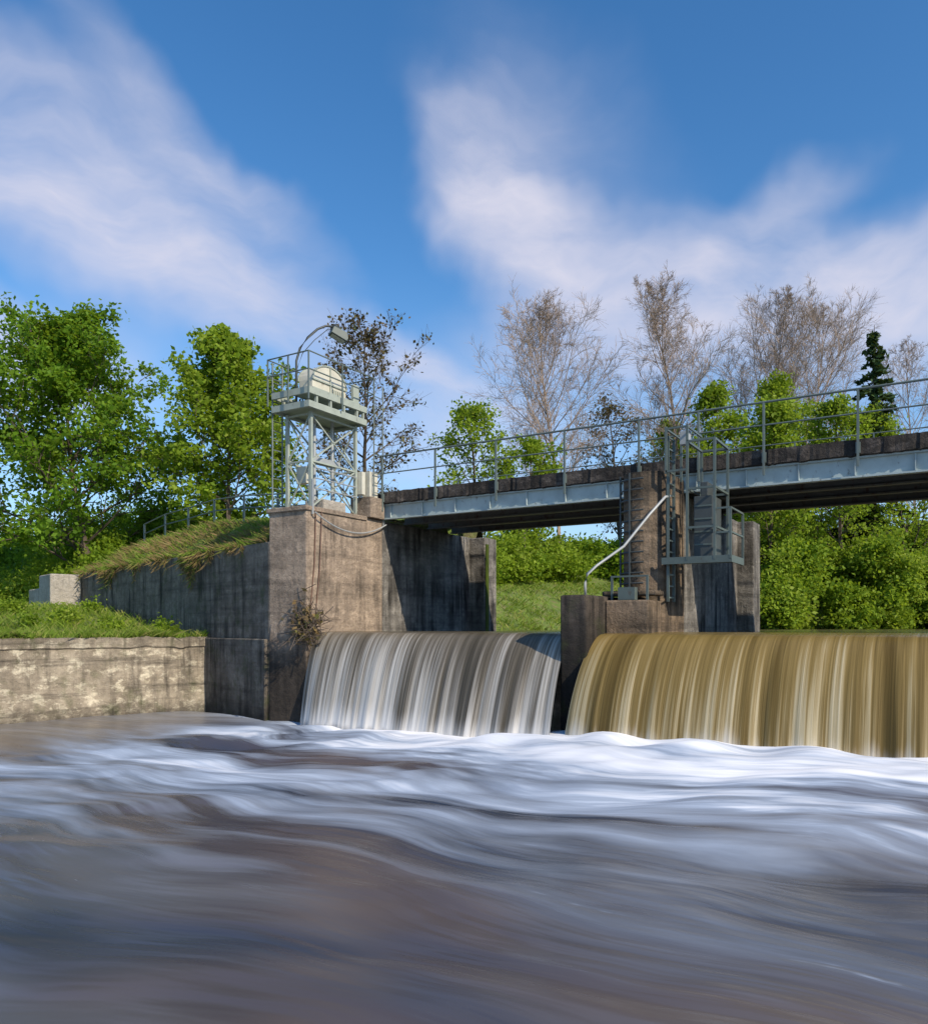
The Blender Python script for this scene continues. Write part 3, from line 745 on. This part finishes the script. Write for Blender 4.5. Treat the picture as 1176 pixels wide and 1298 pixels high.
V,Q=prisms(segs,4); lv,lq=leaves(C[:200],.12)
quadmesh('driftwood_clump',np.concatenate([V,lv]),np.concatenate([Q,lq+len(V)]),['bark','dry'],np.concatenate([np.zeros(len(Q)),np.ones(len(lq))]),np.random.rand(len(Q)+len(lq)))
# ---------------- sun, world
saz=math.radians(42); sx=math.sin(saz); sd=-math.cos(saz)
S=Vector((sx*RT[0]+sd*FW[0],sx*RT[1]+sd*FW[1],0)).normalized()
el=math.radians(36); Sd=Vector((S.x*math.cos(el),S.y*math.cos(el),math.sin(el)))
ld=bpy.data.lights.new('sun','SUN'); ld.energy=5.; ld.angle=math.radians(.5); ld.color=(1,.88,.71)
lo=bpy.data.objects.new('sun',ld); link(lo); lo.rotation_euler=Sd.to_track_quat('Z','Y').to_euler()
W=bpy.data.worlds.new('World'); scene.world=W; W.use_nodes=True; N=NT(W.node_tree)
sky=N.n('ShaderNodeTexSky',sky_type='NISHITA',sun_disc=False,sun_elevation=el,sun_rotation=math.atan2(S.x,S.y),altitude=200,air_density=1.,dust_density=.5,ozone_density=2.4)
hs=N.n('ShaderNodeHueSaturation',{'Saturation':1.28,'Value':1.45,'Color':sky.outputs[0]})
D=N.n('ShaderNodeTexCoord').outputs['Generated']
dn=N.n('ShaderNodeVectorMath',{0:D},operation='NORMALIZE').outputs[0]
dF=N.n('ShaderNodeVectorMath',{0:dn,1:(FW[0],FW[1],0)},operation='DOT_PRODUCT').outputs['Value']
dR=N.n('ShaderNodeVectorMath',{0:dn,1:(RT[0],RT[1],0)},operation='DOT_PRODUCT').outputs['Value']
az=N.math('ARCTAN2',dR,dF); sz=N.n('ShaderNodeSeparateXYZ',{0:dn}).outputs[2]; ele=N.math('ARCSINE',sz)
C2=N.n('ShaderNodeCombineXYZ',{0:az,1:ele,2:0.}).outputs[0]
wn=N.n('ShaderNodeTexNoise',{'Vector':C2,'Scale':4.,'Detail':4,'Roughness':.55}).outputs[1]
wv=N.n('ShaderNodeVectorMath',{0:wn,1:(.5,.5,.5)},operation='SUBTRACT').outputs[0]
wv=N.n('ShaderNodeVectorMath',{0:wv,'Scale':.17},operation='SCALE').outputs[0]
CW=N.n('ShaderNodeVectorMath',{0:C2,1:wv},operation='ADD').outputs[0]
def ae(px,py):
    q=(px-588)/1000; p=(795-py)/1000; a=math.atan(q); return a,math.atan(p*math.cos(a))
tot=None
for (px,py,ax,ay,ang,wt) in ((60,130,240,55,-14,.6),(250,190,200,45,-33,.65),(120,290,270,80,-20,.85),(280,360,190,65,-28,.8),
      (590,235,90,60,-50,.65),(680,310,190,70,-42,.85),(900,360,260,75,-12,.9),(1120,370,230,90,-5,.9),(980,250,110,35,18,.45),(1060,290,120,25,-5,.4),
      (500,460,150,38,-22,.8),(700,150,180,90,-30,.18),(20,470,150,60,0,.8),(560,560,220,70,0,.7),(860,440,300,90,0,.65),(660,190,90,70,-60,.3)):
    a,e=ae(px,py)
    s=N.n('ShaderNodeVectorMath',{0:CW,1:(a,e,0)},operation='SUBTRACT').outputs[0]
    r=N.n('ShaderNodeVectorRotate',{'Vector':s,'Angle':-math.radians(ang)},rotation_type='Z_AXIS').outputs[0]
    r=N.n('ShaderNodeVectorMath',{0:r,1:(930/ax,930/ay,1)},operation='MULTIPLY').outputs[0]
    l=N.n('ShaderNodeVectorMath',{0:r},operation='LENGTH').outputs['Value']
    bm=N.mr(l,1.25,.05,0,wt,True)
    tot=bm if tot is None else N.math('ADD',tot,N.math('MULTIPLY',bm,N.math('SUBTRACT',1.,tot)))
stn=N.noise(N.scl(CW,2.8,8,1,rot=math.radians(28)),1.,6,.55)
stn2=N.noise(N.scl(CW,7,16,1,rot=math.radians(32)),1.,5,.58)
nn=N.math('ADD',N.math('MULTIPLY',stn,.7),N.math('MULTIPLY',stn2,.3))
cm=N.math('MULTIPLY',tot,N.mr(nn,.32,.62,.3,1.2),True)
cm=N.mr(cm,.0,1.,0,.9)
haze=N.mr(ele,.0,.45,.5,0.,True)
bg1=N.n('ShaderNodeBackground',{0:hs.outputs[0],1:.125})
bg2=N.n('ShaderNodeBackground',{0:(.74,.73,.85,1),1:1.})
bg3=N.n('ShaderNodeBackground',{0:(.45,.62,.90,1),1:1.})
m0=N.n('ShaderNodeMixShader',{0:haze}); N.l(bg1.outputs[0],m0.inputs[1]); N.l(bg3.outputs[0],m0.inputs[2])
m1=N.n('ShaderNodeMixShader',{0:cm}); N.l(m0.outputs[0],m1.inputs[1]); N.l(bg2.outputs[0],m1.inputs[2])
o=N.n('ShaderNodeOutputWorld'); N.l(m1.outputs[0],o.inputs[0])
# ---------------- camera
cd=bpy.data.cameras.new('camera'); cd.sensor_fit='HORIZONTAL'; cd.sensor_width=36; cd.lens=36*1000/1176; cd.shift_y=146/1176
cd.clip_start=.1; cd.clip_end=3000
co=bpy.data.objects.new('camera',cd); link(co); co.location=(0,0,EYE); co.rotation_euler=(math.radians(90),0,math.atan2(.522,.853))
scene.camera=co
